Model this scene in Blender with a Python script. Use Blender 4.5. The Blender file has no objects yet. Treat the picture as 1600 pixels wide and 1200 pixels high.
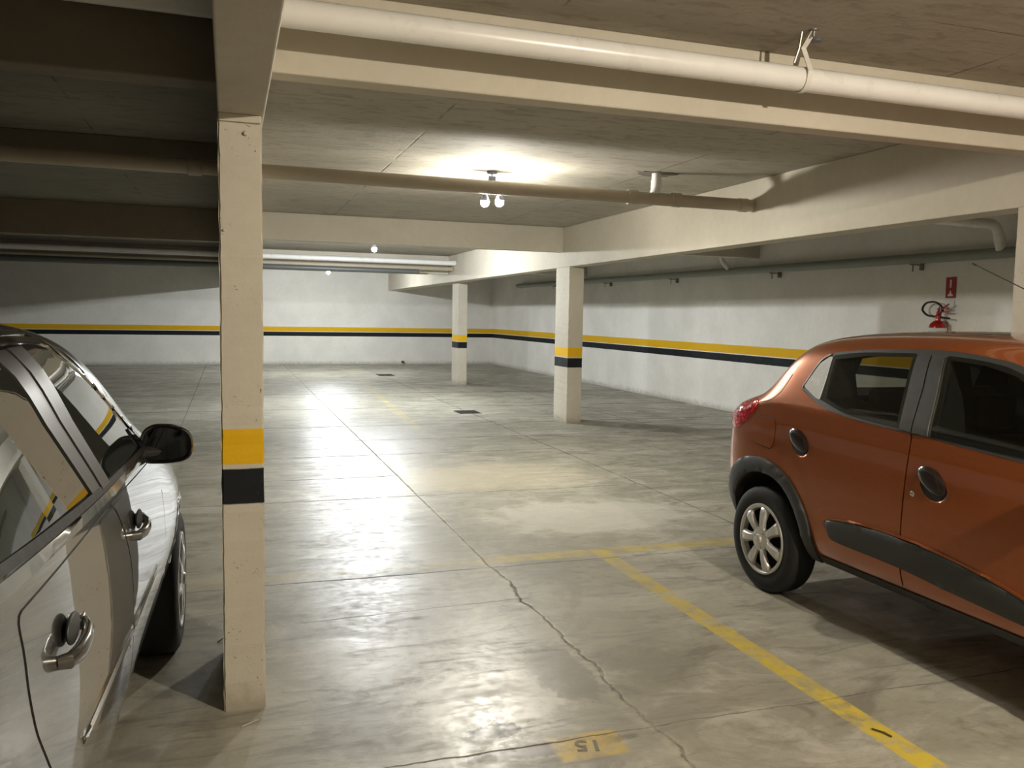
import bpy, bmesh, math, random
from mathutils import Vector, Matrix, Euler
from mathutils.bvhtree import BVHTree
random.seed(7)
PI = math.pi
SC = bpy.context.scene
COL = SC.collection

# ------------------------------------------------------------------ camera
F_PX = 1312.18
cam_d = bpy.data.cameras.new('camera')
cam = bpy.data.objects.new('camera', cam_d)
COL.objects.link(cam)
cam_d.sensor_fit = 'HORIZONTAL'
cam_d.sensor_width = 36.0
cam_d.lens = F_PX / 1600 * 36.0
cam_d.clip_start = 0.02
YAW, PITCH, ROLL = 0.32592234, 0.0808219, 0.01678463
def cam_matrix():
    Rz = Matrix.Rotation(YAW, 3, 'Z')
    A = Matrix(((1, 0, 0), (0, 0, -1), (0, 1, 0)))
    Rx = Matrix.Rotation(PITCH, 3, 'X')
    Rr = Matrix.Rotation(ROLL, 3, 'Z')
    W2C = Rr @ Rx @ A @ Rz            # world -> image axes (x right, y down, z forward)
    C2W = W2C.transposed()
    flip = Matrix(((1, 0, 0), (0, -1, 0), (0, 0, -1)))
    M = (C2W @ flip).to_4x4()
    M.translation = (0, 0, 1.5)
    return M
cam.matrix_world = cam_matrix()
SC.camera = cam

# ------------------------------------------------------------------ world, exposure
world = bpy.data.worlds.new('World'); SC.world = world
world.use_nodes = True
world.node_tree.nodes['Background'].inputs[0].default_value = (0.5, 0.48, 0.42, 1)
world.node_tree.nodes['Background'].inputs[1].default_value = 0.0
SC.view_settings.view_transform = 'Standard'
SC.view_settings.look = 'None'
SC.view_settings.gamma = 1.0
SC.view_settings.use_curve_mapping = False
SC.view_settings.exposure = 0.36
# the lamps of the garage: strength and colour of the bulbs (used by lamp())
BULB_WARM = ((1.0, 0.885, 0.72), 5600.0)
BULB_MAIN = ((1.0, 0.965, 0.87), 1800.0)
BULB_COOL = ((0.92, 0.965, 1.0), 7600.0)

# ------------------------------------------------------------------ node helpers
class NT:
    def __init__(self, name):
        self.m = bpy.data.materials.new(name); self.m.use_nodes = True
        self.t = self.m.node_tree; self.n = self.t.nodes
        self.b = self.n['Principled BSDF']
    def node(self, typ, **kw):
        nd = self.n.new(typ)
        for k, v in kw.items(): setattr(nd, k, v)
        return nd
    def put(self, sock, v):
        if v is None: return
        if hasattr(v, 'links'): self.t.links.new(v, sock)
        elif isinstance(v, (tuple, list)) and len(v) == 3 and sock.type == 'RGBA': sock.default_value = (*v, 1)
        else: sock.default_value = v
    def math(self, op, a, b=None, c=None, clamp=False):
        nd = self.node('ShaderNodeMath', operation=op, use_clamp=clamp)
        self.put(nd.inputs[0], a); self.put(nd.inputs[1], b); self.put(nd.inputs[2], c)
        return nd.outputs[0]
    def mix(self, f, a, b, mode='MIX'):
        nd = self.node('ShaderNodeMix', data_type='RGBA', blend_type=mode)
        self.put(nd.inputs['Factor'], f)
        self.put(nd.inputs[6], a); self.put(nd.inputs[7], b)
        return nd.outputs[2]
    def pos(self):
        if not hasattr(self, '_p'):
            g = self.node('ShaderNodeNewGeometry'); self._p = g.outputs['Position']
            s = self.node('ShaderNodeSeparateXYZ'); self.t.links.new(self._p, s.inputs[0])
            self.X, self.Y, self.Z = s.outputs
        return self._p
    def obj(self):
        return self.node('ShaderNodeTexCoord').outputs['Object']
    def noise(self, scale, detail=4, rough=0.55, vec=None, sx=None, dist=0.0):
        v = vec if vec is not None else self.pos()
        if sx:
            mp = self.node('ShaderNodeMapping'); self.put(mp.inputs[0], v); mp.inputs['Scale'].default_value = sx; v = mp.outputs[0]
        nd = self.node('ShaderNodeTexNoise')
        self.put(nd.inputs['Vector'], v); nd.inputs['Scale'].default_value = scale
        nd.inputs['Detail'].default_value = detail; nd.inputs['Roughness'].default_value = rough
        nd.inputs['Distortion'].default_value = dist
        return nd.outputs[0]
    def ramp(self, v, a, b, lo=0.0, hi=1.0, smooth=True):
        nd = self.node('ShaderNodeMapRange', interpolation_type='SMOOTHSTEP' if smooth else 'LINEAR')
        self.put(nd.inputs[0], v)
        nd.inputs[1].default_value = a; nd.inputs[2].default_value = b
        nd.inputs[3].default_value = lo; nd.inputs[4].default_value = hi
        return nd.outputs[0]
    def bump(self, h, strength=0.2, dist=0.01):
        nd = self.node('ShaderNodeBump'); nd.inputs['Strength'].default_value = strength; nd.inputs['Distance'].default_value = dist
        self.put(nd.inputs['Height'], h); self.t.links.new(nd.outputs[0], self.b.inputs['Normal'])
    def band(self, v, a, b, e=0.004):
        return self.math('MULTIPLY', self.ramp(v, a - e, a + e), self.ramp(v, b - e, b + e, 1, 0))
    def base(self, c): self.put(self.b.inputs['Base Color'], c)
    def rough(self, r): self.put(self.b.inputs['Roughness'], r)

def simple(name, col, rough=0.5, metal=0.0, coat=0.0, nz=0.08, nscale=30, bump=0.0, spec=0.5):
    t = NT(name)
    n = t.noise(nscale, 3, vec=t.obj())
    t.base(t.mix(n, tuple(c * (1 - nz) for c in col), tuple(min(1, c * (1 + nz)) for c in col)))
    t.rough(t.ramp(n, 0.3, 0.7, max(0, rough - 0.03), rough + 0.03) if rough > .05 else rough)
    t.b.inputs['Metallic'].default_value = metal
    t.b.inputs['Coat Weight'].default_value = coat
    t.b.inputs['Coat Roughness'].default_value = 0.03
    t.b.inputs['Specular IOR Level'].default_value = spec
    if bump: t.bump(n, bump, 0.002)
    return t.m

CREAM = (0.60, 0.555, 0.46)
WHITE = (0.86, 0.84, 0.785)
YEL = (0.80, 0.47, 0.01)
BLK = (0.010, 0.012, 0.015)

def painted(name, col, y=None, k=None, chips=0.0, dirt=True):
    """painted plaster with a yellow and a black band at the given heights"""
    t = NT(name); t.pos()
    n1 = t.noise(1.3, 5); n2 = t.noise(14, 5, 0.65)
    c = t.mix(t.ramp(n1, .3, .7), tuple(x * .93 for x in col), tuple(min(1, x * 1.04) for x in col))
    c = t.mix(t.ramp(n2, .35, .75, 0, .16), c, tuple(x * .72 for x in col))
    if dirt:
        zz = t.math('ADD', t.Z, t.math('MULTIPLY', t.math('SUBTRACT', n2, .5), .22))
        c = t.mix(t.ramp(zz, .0, .12, .5, 0), c, (0.24, 0.20, 0.14))
    if y:
        wob = t.math('MULTIPLY', t.math('SUBTRACT', n2, .5), .006)
        zz = t.math('ADD', t.Z, wob)
        c = t.mix(t.band(zz, *y, .003), c, t.mix(n2, tuple(x * .9 for x in YEL), YEL))
        c = t.mix(t.band(zz, *k, .003), c, BLK)
    if chips:
        n3 = t.noise(75, 3, 0.6); n4 = t.noise(3.5, 2)
        f = t.math('MULTIPLY', t.ramp(n3, .70 - chips, .74 - chips), t.ramp(n4, .5, .62))
        c = t.mix(f, c, (0.13, 0.085, 0.05))
    t.base(c); t.rough(t.ramp(n2, .3, .7, .62, .78)); t.b.inputs['Specular IOR Level'].default_value = .25
    t.bump(t.math('ADD', n2, t.math('MULTIPLY', t.noise(90, 3), .5)), .25, .004)
    return t.m

M = {}
M['column'] = painted('column paint', CREAM, (.938, 1.069), (.789, .921), chips=.04)
M['wall'] = painted('wall paint', WHITE, (.955, 1.09), (.82, .94), chips=.0)
M['wall_back'] = painted('back wall paint', WHITE, (.955, 1.085), (.82, .94), chips=.02)
M['beam'] = painted('beam paint', CREAM, dirt=False)
M['beam_dark'] = painted('dark brown beam paint', (0.24, 0.20, 0.15), dirt=False)  # darker and browner than the cream beams

def ceiling_mat(name='ceiling concrete', g=1.0):
    t = NT(name); t.pos()
    n1 = t.noise(.9, 5, .6); n2 = t.noise(5, 6, .65, sx=(1, 3.0, 1), dist=.6); n3 = t.noise(26, 4, .6)
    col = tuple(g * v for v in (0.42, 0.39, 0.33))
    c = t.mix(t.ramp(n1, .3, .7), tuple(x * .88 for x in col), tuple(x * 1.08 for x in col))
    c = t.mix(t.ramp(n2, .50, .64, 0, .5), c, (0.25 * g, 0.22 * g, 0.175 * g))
    c = t.mix(t.ramp(n3, .60, .74, 0, .35), c, (0.22, 0.19, 0.15))
    # formwork joints
    wx = t.math('ADD', t.X, t.math('MULTIPLY', t.math('SUBTRACT', n2, .5), .02))
    def lines(v, period, off, w):
        d = t.math('PINGPONG', t.math('ADD', v, off), period / 2)
        return t.ramp(d, 0, w, 1, 0)
    l1 = lines(wx, 2.2, .9, .012); l2 = lines(t.math('ADD', t.Y, t.math('MULTIPLY', n2, .02)), 1.1, .4, .008)
    br = t.ramp(t.noise(2.2, 3), .42, .58)
    l = t.math('MULTIPLY', t.math('MAXIMUM', l1, t.math('MULTIPLY', l2, .7)), br)
    c = t.mix(t.math('MULTIPLY', l, .65), c, (0.10, 0.085, 0.06))
    t.base(c); t.rough(.85); t.b.inputs['Specular IOR Level'].default_value = .15
    t.bump(t.math('SUBTRACT', t.math('ADD', n2, t.math('MULTIPLY', n3, .5)), l), .35, .01)
    return t.m
M['ceiling'] = ceiling_mat()
M['ceiling_shade'] = ceiling_mat('shaded ceiling concrete', .5)  # darkened copy of the ceiling concrete: left bay's shade put into the colour

def floor_mat():
    t = NT('polished concrete floor'); t.pos(); X, Y = t.X, t.Y
    warp = t.noise(2.6, 5, .6); warp2 = t.noise(9, 4, .6)
    big = t.noise(.55, 6, .62, dist=.5)
    med = t.noise(2.1, 7, .65, sx=(.8, 1.5, 1), dist=1.0)
    fine = t.noise(19, 6, .7)
    sweep = t.noise(3.2, 6, .6, sx=(.5, 2.4, 1), dist=1.6)
    c = t.mix(t.ramp(big, .3, .7), (0.26, 0.248, 0.195), (0.39, 0.375, 0.305))
    c = t.mix(t.ramp(med, .47, .66, 0, .62), c, (0.53, 0.515, 0.455))
    c = t.mix(t.ramp(med, .32, .44, .75, 0), c, (0.16, 0.145, 0.11))
    c = t.mix(t.ramp(sweep, .52, .66, 0, .55), c, (0.17, 0.16, 0.13))
    c = t.mix(t.ramp(fine, .52, .75, 0, .35), c, (0.16, 0.145, 0.10))
    mot = t.noise(1.15, 8, .72, dist=1.8)
    c = t.mix(t.ramp(mot, .48, .60, 0, .42), c, (0.20, 0.185, 0.135))
    c = t.mix(t.ramp(mot, .30, .43, .45, 0), c, (0.50, 0.485, 0.41))
    grit = t.noise(60, 5, .75)
    c = t.mix(t.ramp(grit, .58, .70, 0, .30), c, (0.12, 0.11, 0.08))
    # blotches with an edge of their own
    def blot(x, y, rx, ry, col, amt, soft=.25, cc=None):
        dx = t.math('DIVIDE', t.math('SUBTRACT', X, x), rx); dy = t.math('DIVIDE', t.math('SUBTRACT', Y, y), ry)
        d = t.math('SQRT', t.math('ADD', t.math('MULTIPLY', dx, dx), t.math('MULTIPLY', dy, dy)))
        d = t.math('ADD', d, t.math('MULTIPLY', t.math('SUBTRACT', t.noise(4.5 / max(rx, .25), 5, .65), .5), 1.5))
        return t.mix(t.ramp(d, 1 - soft, 1 + soft * .4, amt, 0), cc, col)
    c = blot(2.6, 5.75, .85, .55, (0.56, 0.54, 0.47), .65, .3, c)
    c = blot(2.3, 7.4, 1.1, .7, (0.52, 0.46, 0.33), .5, .4, c)
    c = blot(.95, 3.05, .32, .30, (0.58, 0.57, 0.52), .65, .3, c)
    c = blot(.62, 3.6, .30, .35, (0.52, 0.51, 0.46), .4, .35, c)
    c = blot(1.32, 3.2, .13, .30, (0.17, 0.155, 0.115), .7, .15, c)
    c = blot(.9, 2.79, .10, .055, (0.085, 0.078, 0.055), .85, .12, c)
    c = blot(1.05, 2.62, .32, .05, (0.12, 0.10, 0.07), .75, .2, c)
    c = blot(.42, 3.0, .16, .30, (0.20, 0.19, 0.15), .5, .3, c)
    c = blot(1.75, 4.6, .25, .3, (0.19, 0.175, 0.135), .45, .4, c)
    c = blot(1.72, 3.15, .2, .25, (0.19, 0.175, 0.135), .4, .4, c)
    # yellow bay lines, worn
    wear = t.ramp(t.noise(7, 6, .7), .36, .60, .25, 1)
    def paint(f, amt, cc): return t.mix(t.math('MULTIPLY', f, t.math('MULTIPLY', wear, amt)), cc, (0.55, 0.42, 0.055))
    ex = t.math('ADD', X, t.math('MULTIPLY', t.math('SUBTRACT', warp2, .5), .012))
    ey = t.math('ADD', Y, t.math('MULTIPLY', t.math('SUBTRACT', warp2, .5), .014))
    yramp = t.ramp(Y, 2.0, 4.8, 1.0, .62)
    f = t.math('MULTIPLY', t.band(ex, 2.195, 2.305, .006), t.band(ey, .3, 4.86, .01))
    c = paint(t.math('MULTIPLY', f, yramp), 1.15, c)
    f = t.math('MULTIPLY', t.band(ey, 4.76, 4.90, .007), t.band(ex, 1.55, 3.5, .25))
    c = paint(f, .62, c)
    f = t.math('MULTIPLY', t.band(ey, 4.76, 4.90, .007), t.band(ex, -3.5, 1.7, .25))
    c = paint(f, .25, c)
    fx = t.math('SUBTRACT', X, t.math('MULTIPLY', t.math('SUBTRACT', Y, 10.9), .056))
    f = t.math('MULTIPLY', t.band(fx, 2.29, 2.42, .015), t.band(Y, 10.8, 18.5, .1))
    c = paint(f, .30, c)
    # faded yellow patch under the stall number
    dx = t.math('ABSOLUTE', t.math('SUBTRACT', ex, 1.185)); dy = t.math('ABSOLUTE', t.math('SUBTRACT', ey, 2.60))
    d = t.math('MAXIMUM', t.math('DIVIDE', dx, .13), t.math('DIVIDE', dy, .085))
    d = t.math('ADD', d, t.math('MULTIPLY', t.math('SUBTRACT', warp2, .5), .35))
    c = t.mix(t.math('MULTIPLY', t.ramp(d, .9, 1.1, 1, 0), t.math('MULTIPLY', wear, .85)), c, (0.50, 0.35, 0.05))
    # joints and cracks
    wob = t.math('MULTIPLY', t.math('SUBTRACT', warp, .5), .16)
    wob2 = t.math('MULTIPLY', t.math('SUBTRACT', warp2, .5), .05)
    near = t.ramp(Y, 4.4, 5.0, 1, .12)
    xx = t.math('ADD', X, t.math('MULTIPLY', t.math('ADD', wob, wob2), near))
    def ln(v, at, w, clampv=None, a=None, b=None):
        m = t.ramp(t.math('ABSOLUTE', t.math('SUBTRACT', v, at)), w * .35, w, 1, 0)
        if clampv is not None: m = t.math('MULTIPLY', m, t.band(clampv, a, b, .02))
        return m
    yy = t.math('ADD', Y, t.math('MULTIPLY', t.math('ADD', wob, wob2), .35))
    L = [ln(xx, 1.475, .011), ln(xx, 3.52, .013), ln(xx, -.6, .010), ln(xx, 5.6, .014),
         ln(yy, 4.69, .009), ln(yy, 6.76, .016, X, -8, 3.5), ln(yy, 8.85, .022, X, -8, 3.5), ln(yy, 2.655, .006),
         ln(yy, 7.65, .018, X, -8, 1.5), ln(yy, 9.9, .025, X, 1.4, 9), ln(yy, 11.2, .03), ln(yy, 13.3, .04), ln(yy, 15.8, .05), ln(yy, .6, .01),
         t.math('MULTIPLY', ln(t.math('ADD', yy, t.math('MULTIPLY', X, -.05)), 4.05, .005, X, .3, 1.5), .6)]
    m = L[0]
    for q in L[1:]: m = t.math('MAXIMUM', m, q)
    c = t.mix(t.math('MULTIPLY', m, t.ramp(warp2, .38, .6, .40, .75)), c, (0.07, 0.06, 0.042))
    # pale halo along the main joint
    halo = t.math('MULTIPLY', t.ramp(t.math('ABSOLUTE', t.math('SUBTRACT', xx, 1.46)), .01, .05, .35, 0), t.ramp(fine, .4, .6))
    c = t.mix(halo, c, (0.52, 0.48, 0.38))
    t.base(c)
    r = t.ramp(med, .3, .7, .44, .31)
    r = t.math('ADD', r, t.ramp(fine, .35, .7, -.04, .10))
    r = t.math('ADD', r, t.ramp(sweep, .5, .7, 0, .12))
    r = t.math('ADD', r, t.math('MULTIPLY', m, .4))
    r = t.math('ADD', r, t.ramp(X, 1.5, 3.2, 0, .10))
    t.rough(r)
    t.b.inputs['Specular IOR Level'].default_value = .60
    h = t.math('ADD', t.math('MULTIPLY', med, .7), t.math('MULTIPLY', sweep, .5))
    h = t.math('ADD', h, t.math('MULTIPLY', fine, .12))
    h = t.math('SUBTRACT', h, t.math('MULTIPLY', m, .6))
    t.bump(h, .22, .012)
    return t.m
M['floor'] = floor_mat()

def car_paint(name, col, metal, rough, flake):
    t = NT(name)
    n = t.noise(900, 2, .5, vec=t.obj())
    t.base(t.mix(t.ramp(n, .35, .65), tuple(c * (1 - flake) for c in col), tuple(min(1, c * (1 + flake)) for c in col)))
    t.rough(rough)
    t.b.inputs['Metallic'].default_value = metal
    t.b.inputs['Coat Weight'].default_value = 1.0
    t.b.inputs['Coat Roughness'].default_value = 0.02
    t.b.inputs['Coat IOR'].default_value = 1.5
    return t.m
M['copper'] = car_paint('copper metallic paint', (0.36, 0.092, 0.020), .5, .28, .2)
M['silver'] = car_paint('silver metallic paint', (0.125, 0.12, 0.112), .85, .27, .12)
M['plastic'] = simple('black textured plastic', (0.035, 0.037, 0.038), .55, bump=.15, nscale=400)
M['gap'] = simple('panel gap shadow rubber', (0.006, 0.005, 0.005), .6)
M['gloss_black'] = simple('gloss black plastic', (0.008, 0.008, 0.009), .08, coat=.6)
M['handle_dark'] = simple('dark handle plastic', (0.02, 0.013, 0.011), .22)
M['pillar_sash'] = simple('grey pillar film', (0.055, 0.057, 0.062), .35)
M['sash_metal'] = simple('grey door sash', (0.05, 0.049, 0.048), .38, metal=.4, nz=.02, nscale=4)
M['quarter'] = simple('pale quarter film', (0.70, 0.74, 0.77), .25, coat=.3)
def glass_dark(name, col, rough=.015, spec=.5, coat=.0):
    t = NT(name)
    n = t.noise(6, 3, vec=t.obj())
    t.base(t.mix(n, tuple(c * .8 for c in col), col)); t.rough(rough)
    t.b.inputs['IOR'].default_value = 1.52
    t.b.inputs['Specular IOR Level'].default_value = spec
    t.b.inputs['Coat Weight'].default_value = coat; t.b.inputs['Coat Roughness'].default_value = .01
    return t.m
M['tint'] = glass_dark('dark tinted glass', (0.004, 0.005, 0.006))
def film_glass(name, tint, rough=.01):
    t = NT(name); n = t.noise(4, 2, vec=t.obj())
    tr = t.node('ShaderNodeBsdfTransparent'); t.put(tr.inputs[0], t.mix(n, tuple(c * .92 for c in tint), tint))
    gl = t.node('ShaderNodeBsdfGlossy'); gl.inputs['Roughness'].default_value = rough; gl.inputs['Color'].default_value = (.9, .9, .9, 1)
    g = t.node('ShaderNodeNewGeometry'); dt = t.node('ShaderNodeVectorMath', operation='DOT_PRODUCT')
    t.put(dt.inputs[0], g.outputs['Normal']); t.put(dt.inputs[1], g.outputs['Incoming'])
    q = t.math('SUBTRACT', 1.0, t.math('ABSOLUTE', dt.outputs['Value']), clamp=True)
    fr = t.math('ADD', .04, t.math('MULTIPLY', .96, t.math('POWER', q, 5.0)))
    mx = t.node('ShaderNodeMixShader'); t.put(mx.inputs[0], fr); t.put(mx.inputs[1], tr.outputs[0]); t.put(mx.inputs[2], gl.outputs[0])
    t.t.links.new(mx.outputs[0], t.n['Material Output'].inputs[0])
    return t.m
M['film'] = film_glass('tinted see-through glass', (.55, .56, .52))
M['tint_light'] = glass_dark('tinted glass', (0.02, 0.023, 0.021), spec=.9, coat=.6)
M['chrome'] = simple('chrome trim', (0.72, 0.71, 0.69), .10, metal=1)
M['chrome_soft'] = simple('satin trim', (0.5, 0.5, 0.49), .22, metal=1)
M['rubber'] = simple('tyre rubber', (0.012, 0.012, 0.012), .75, bump=.3, nscale=160)
M['rim'] = simple('silver wheel paint', (0.60, 0.595, 0.58), .35, metal=.35, coat=.2)
M['black'] = simple('matt black', (0.008, 0.008, 0.008), .8)
M['mirror'] = simple('mirror glass', (0.045, 0.048, 0.05), .03, metal=1, nz=.01)
def lens_mat():
    t = NT('red lamp lens')
    v = t.node('ShaderNodeTexVoronoi'); t.put(v.inputs['Vector'], t.obj()); v.inputs['Scale'].default_value = 45
    t.base(t.mix(t.ramp(v.outputs[0], .1, .6), (0.95, .03, .07), (0.35, .003, .012)))
    t.rough(.08); t.b.inputs['Coat Weight'].default_value = 1
    t.bump(v.outputs[0], .4, .004)
    return t.m
M['lens'] = lens_mat()
M['lens_clear'] = simple('clear lamp lens', (0.55, 0.56, 0.57), .06, metal=.6, coat=1)
M['pvc_white'] = simple('white pvc pipe', (0.80, 0.79, 0.76), .30, nscale=8)
M['pvc_cream'] = simple('painted pvc pipe', (0.44, 0.38, 0.29), .45, nscale=8, nz=.12)
M['pvc_grey'] = simple('grey green pipe', (0.26, 0.28, 0.245), .42, nscale=8)
M['pvc_dark'] = simple('dark grey pipe', (0.10, 0.105, 0.10), .4, nscale=8)
M['strap'] = simple('strap plastic', (0.72, 0.70, 0.64), .5)
M['steel'] = simple('dull steel', (0.28, 0.27, 0.25), .4, metal=.8)
M['lamp_body'] = simple('lamp socket plastic', (0.10, 0.12, 0.16), .4)
M['red'] = simple('extinguisher red', (0.42, 0.012, 0.012), .25, coat=.5)
M['sign_red'] = simple('sign red', (0.36, 0.02, 0.02), .5)
M['paper'] = simple('white paper label', (0.74, 0.76, 0.74), .6)
M['ink'] = simple('label ink', (0.05, 0.04, 0.04), .6)
M['hose'] = simple('black hose', (0.01, 0.012, 0.012), .4)
M['drain'] = simple('cast iron drain', (0.02, 0.018, 0.016), .6, metal=.3)
M['digit'] = simple('dark worn floor paint', (0.15, 0.14, 0.11), .6, nz=.4, nscale=60)
M['wood'] = simple('dry twig', (0.09, 0.06, 0.03), .7)
M['straw'] = simple('straw', (0.55, 0.48, 0.34), .6)
def emit(name, col, s):
    t = NT(name)
    t.base((0.8, 0.8, 0.8))
    t.put(t.b.inputs['Emission Color'], (*col, 1)); t.b.inputs['Emission Strength'].default_value = s
    return t.m

# ------------------------------------------------------------------ object helpers
def tag(o, label=None, cat=None, group=None, kind=None):
    if label: o['label'] = label
    if cat: o['category'] = cat
    if group: o['group'] = group
    if kind: o['kind'] = kind
    return o
def empty(name, loc=(0, 0, 0), rz=0.0, **kw):
    o = bpy.data.objects.new(name, None); COL.objects.link(o)
    o.location = loc; o.rotation_euler = (0, 0, rz); o.empty_display_size = .1
    return tag(o, **kw)
def obj(name, bm, m, parent=None, smooth=True, sharp=35, bevel=0):
    me = bpy.data.meshes.new(name)
    bmesh.ops.recalc_face_normals(bm, faces=bm.faces)
    if smooth:
        for f in bm.faces: f.smooth = True
        for e in bm.edges:
            if len(e.link_faces) == 2 and e.calc_face_angle(0) > math.radians(sharp): e.smooth = False
    bm.to_mesh(me); bm.free()
    o = bpy.data.objects.new(name, me); COL.objects.link(o)
    for x in (m if isinstance(m, (list, tuple)) else [m]): me.materials.append(x)
    if parent: o.parent = parent
    if bevel:
        b = o.modifiers.new('bevel', 'BEVEL'); b.width = bevel; b.segments = 3; b.limit_method = 'ANGLE'
    return o
def box(bm, x0, x1, y0, y1, z0, z1, mat=0):
    vs = [bm.verts.new((x, y, z)) for z in (z0, z1) for y in (y0, y1) for x in (x0, x1)]
    fs = [(0, 2, 3, 1), (4, 5, 7, 6), (0, 1, 5, 4), (2, 6, 7, 3), (0, 4, 6, 2), (1, 3, 7, 5)]
    for f in fs:
        q = bm.faces.new([vs[i] for i in f]); q.material_index = mat
    return vs
def bx(*a):
    bm = bmesh.new(); box(bm, *a); return bm
def tube(bm, pts, r, seg=16, cap=True, closed=False):
    pts = [Vector(p) for p in pts]; n = len(pts)
    rr = r if isinstance(r, (list, tuple)) else [r] * n
    rings = []; prev = None
    for i, p in enumerate(pts):
        if closed: d = pts[(i + 1) % n] - pts[i - 1]
        else: d = pts[min(i + 1, n - 1)] - pts[max(i - 1, 0)]
        d.normalize()
        if prev is None:
            a = d.orthogonal().normalized()
        else:
            a = (prev - d * prev.dot(d))
            a = a.normalized() if a.length > 1e-6 else d.orthogonal().normalized()
        prev = a; b = d.cross(a)
        rings.append([bm.verts.new(p + (a * math.cos(2 * PI * k / seg) + b * math.sin(2 * PI * k / seg)) * rr[i]) for k in range(seg)])
    m = n if closed else n - 1
    for i in range(m):
        A, B = rings[i], rings[(i + 1) % n]
        for k in range(seg): bm.faces.new((A[k], A[(k + 1) % seg], B[(k + 1) % seg], B[k]))
    if cap and not closed:
        bm.faces.new(rings[0]); bm.faces.new(rings[-1])
    return bm
def lathe(bm, prof, origin, axis, seg=32, mat=0):
    """prof: list of (radius, distance along axis)"""
    axis = Vector(axis).normalized(); a = axis.orthogonal().normalized(); b = axis.cross(a); o = Vector(origin)
    rings = []
    for r, h in prof:
        if r < 1e-5: rings.append([bm.verts.new(o + axis * h)])
        else: rings.append([bm.verts.new(o + axis * h + (a * math.cos(2 * PI * k / seg) + b * math.sin(2 * PI * k / seg)) * r) for k in range(seg)])
    for A, B in zip(rings, rings[1:]):
        for k in range(seg):
            q = [A[k % len(A)], A[(k + 1) % len(A)], B[(k + 1) % len(B)], B[k % len(B)]]
            u = []
            for v in q:
                if v not in u: u.append(v)
            if len(u) > 2:
                f = bm.faces.new(u); f.material_index = mat
    return bm
def bend(pts, r, n=6):
    """round the corners of a polyline"""
    pts = [Vector(p) for p in pts]; out = [pts[0]]
    for a, b, c in zip(pts, pts[1:], pts[2:]):
        d1 = (a - b); d2 = (c - b); rr = min(r, d1.length * .45, d2.length * .45)
        p = b + d1.normalized() * rr; q = b + d2.normalized() * rr
        for i in range(n + 1):
            t = i / n
            out.append(p * (1 - t) ** 2 + b * 2 * t * (1 - t) + q * t * t)
    out.append(pts[-1]); return out

# ------------------------------------------------------------------ the building
Z_C = 2.76
def struct(name, bm, m, **kw):
    o = obj(name, bm, m, smooth=False); o['kind'] = 'structure'; return tag(o, **kw)
XL_, XR_, YF_, YB_ = -9.0, 7.76, -5.0, 25.0
floor = struct('floor', bx(XL_, XR_, YF_, YB_, -.12, 0), M['floor'])
struct('ceiling', bx(-.03, XR_, YF_, YB_, Z_C, Z_C + .15), M['ceiling'])
struct('ceiling', bx(XL_, -.03, YF_, YB_, Z_C, Z_C + .15), M['ceiling_shade'])  # left bay slab, its shade painted in by the darker copy
struct('wall_right', bx(XR_, XR_ + .2, YF_, YB_ + .2, 0, Z_C), M['wall'])
struct('wall_back', bx(XL_ - .2, XR_, YB_, YB_ + .2, 0, Z_C), M['wall_back'])
struct('wall_left', bx(XL_ - .2, XL_, YF_, YB_, 0, Z_C), M['wall_back'])
struct('wall_front', bx(XL_ - .2, XR_ + .2, YF_ - .2, YF_, 0, Z_C), M['wall'])

def thing(name, bm, m, label, cat, group=None, **kw):
    return tag(obj(name, bm, m, **kw), label, cat, group)
# columns ------------------------------------------------------------
def column(x0, x1, y0, y1, ztop, label):
    bm = bmesh.new(); box(bm, x0, x1, y0, y1, 0, ztop)
    bmesh.ops.subdivide_edges(bm, edges=[e for e in bm.edges if abs(e.verts[0].co.z - e.verts[1].co.z) > 1], cuts=60, use_grid_fill=True)
    ed = [e for e in bm.edges if abs(e.verts[0].co.z - e.verts[1].co.z) > .001]
    bmesh.ops.bevel(bm, geom=ed, offset=.006, segments=2, affect='EDGES')
    for v in bm.verts:                                  # slightly uneven, chipped arrises
        if .01 < v.co.z < ztop - .01:
            v.co.x += random.uniform(-.0015, .0015); v.co.y += random.uniform(-.0015, .0015)
    o = obj('concrete_column', bm, M['column'], smooth=False)
    return tag(o, label, 'column', 'painted concrete columns')
BZ = 2.2
c1 = column(-.03, .12, 3.22, 3.82, BZ, 'cream concrete column nearest the camera, beside the silver car')
column(4.52, 4.74, 10.94, 11.45, BZ, 'cream concrete column with yellow and black bands in the middle of the right row')
column(4.68, 4.88, 17.52, 18.05, BZ, 'farthest small cream column with yellow and black bands, near the back wall')
column(4.51, 4.73, 3.30, 3.89, BZ, 'cream column rising behind the copper car at the right edge')
column(-.03, .12, -3.9, -3.3, BZ, 'cream column behind the viewer')
bm = bmesh.new(); lathe(bm, [(0, .012), (.006, .010), (.009, .003), (.009, -.004)], (.064, 3.219, 2.135), (0, -1, 0), 12)
lathe(bm, [(0, .008), (.005, .006), (.006, -.004)], (-.012, 3.219, 1.79), (0, -1, 0), 12)
obj('bolt', bm, M['beam'], c1)
bm = bx(-.027, .117, 3.205, 3.222, 2.172, 2.20)
obj('top_lip', bm, M['beam'], c1, smooth=False, bevel=.003)

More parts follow.
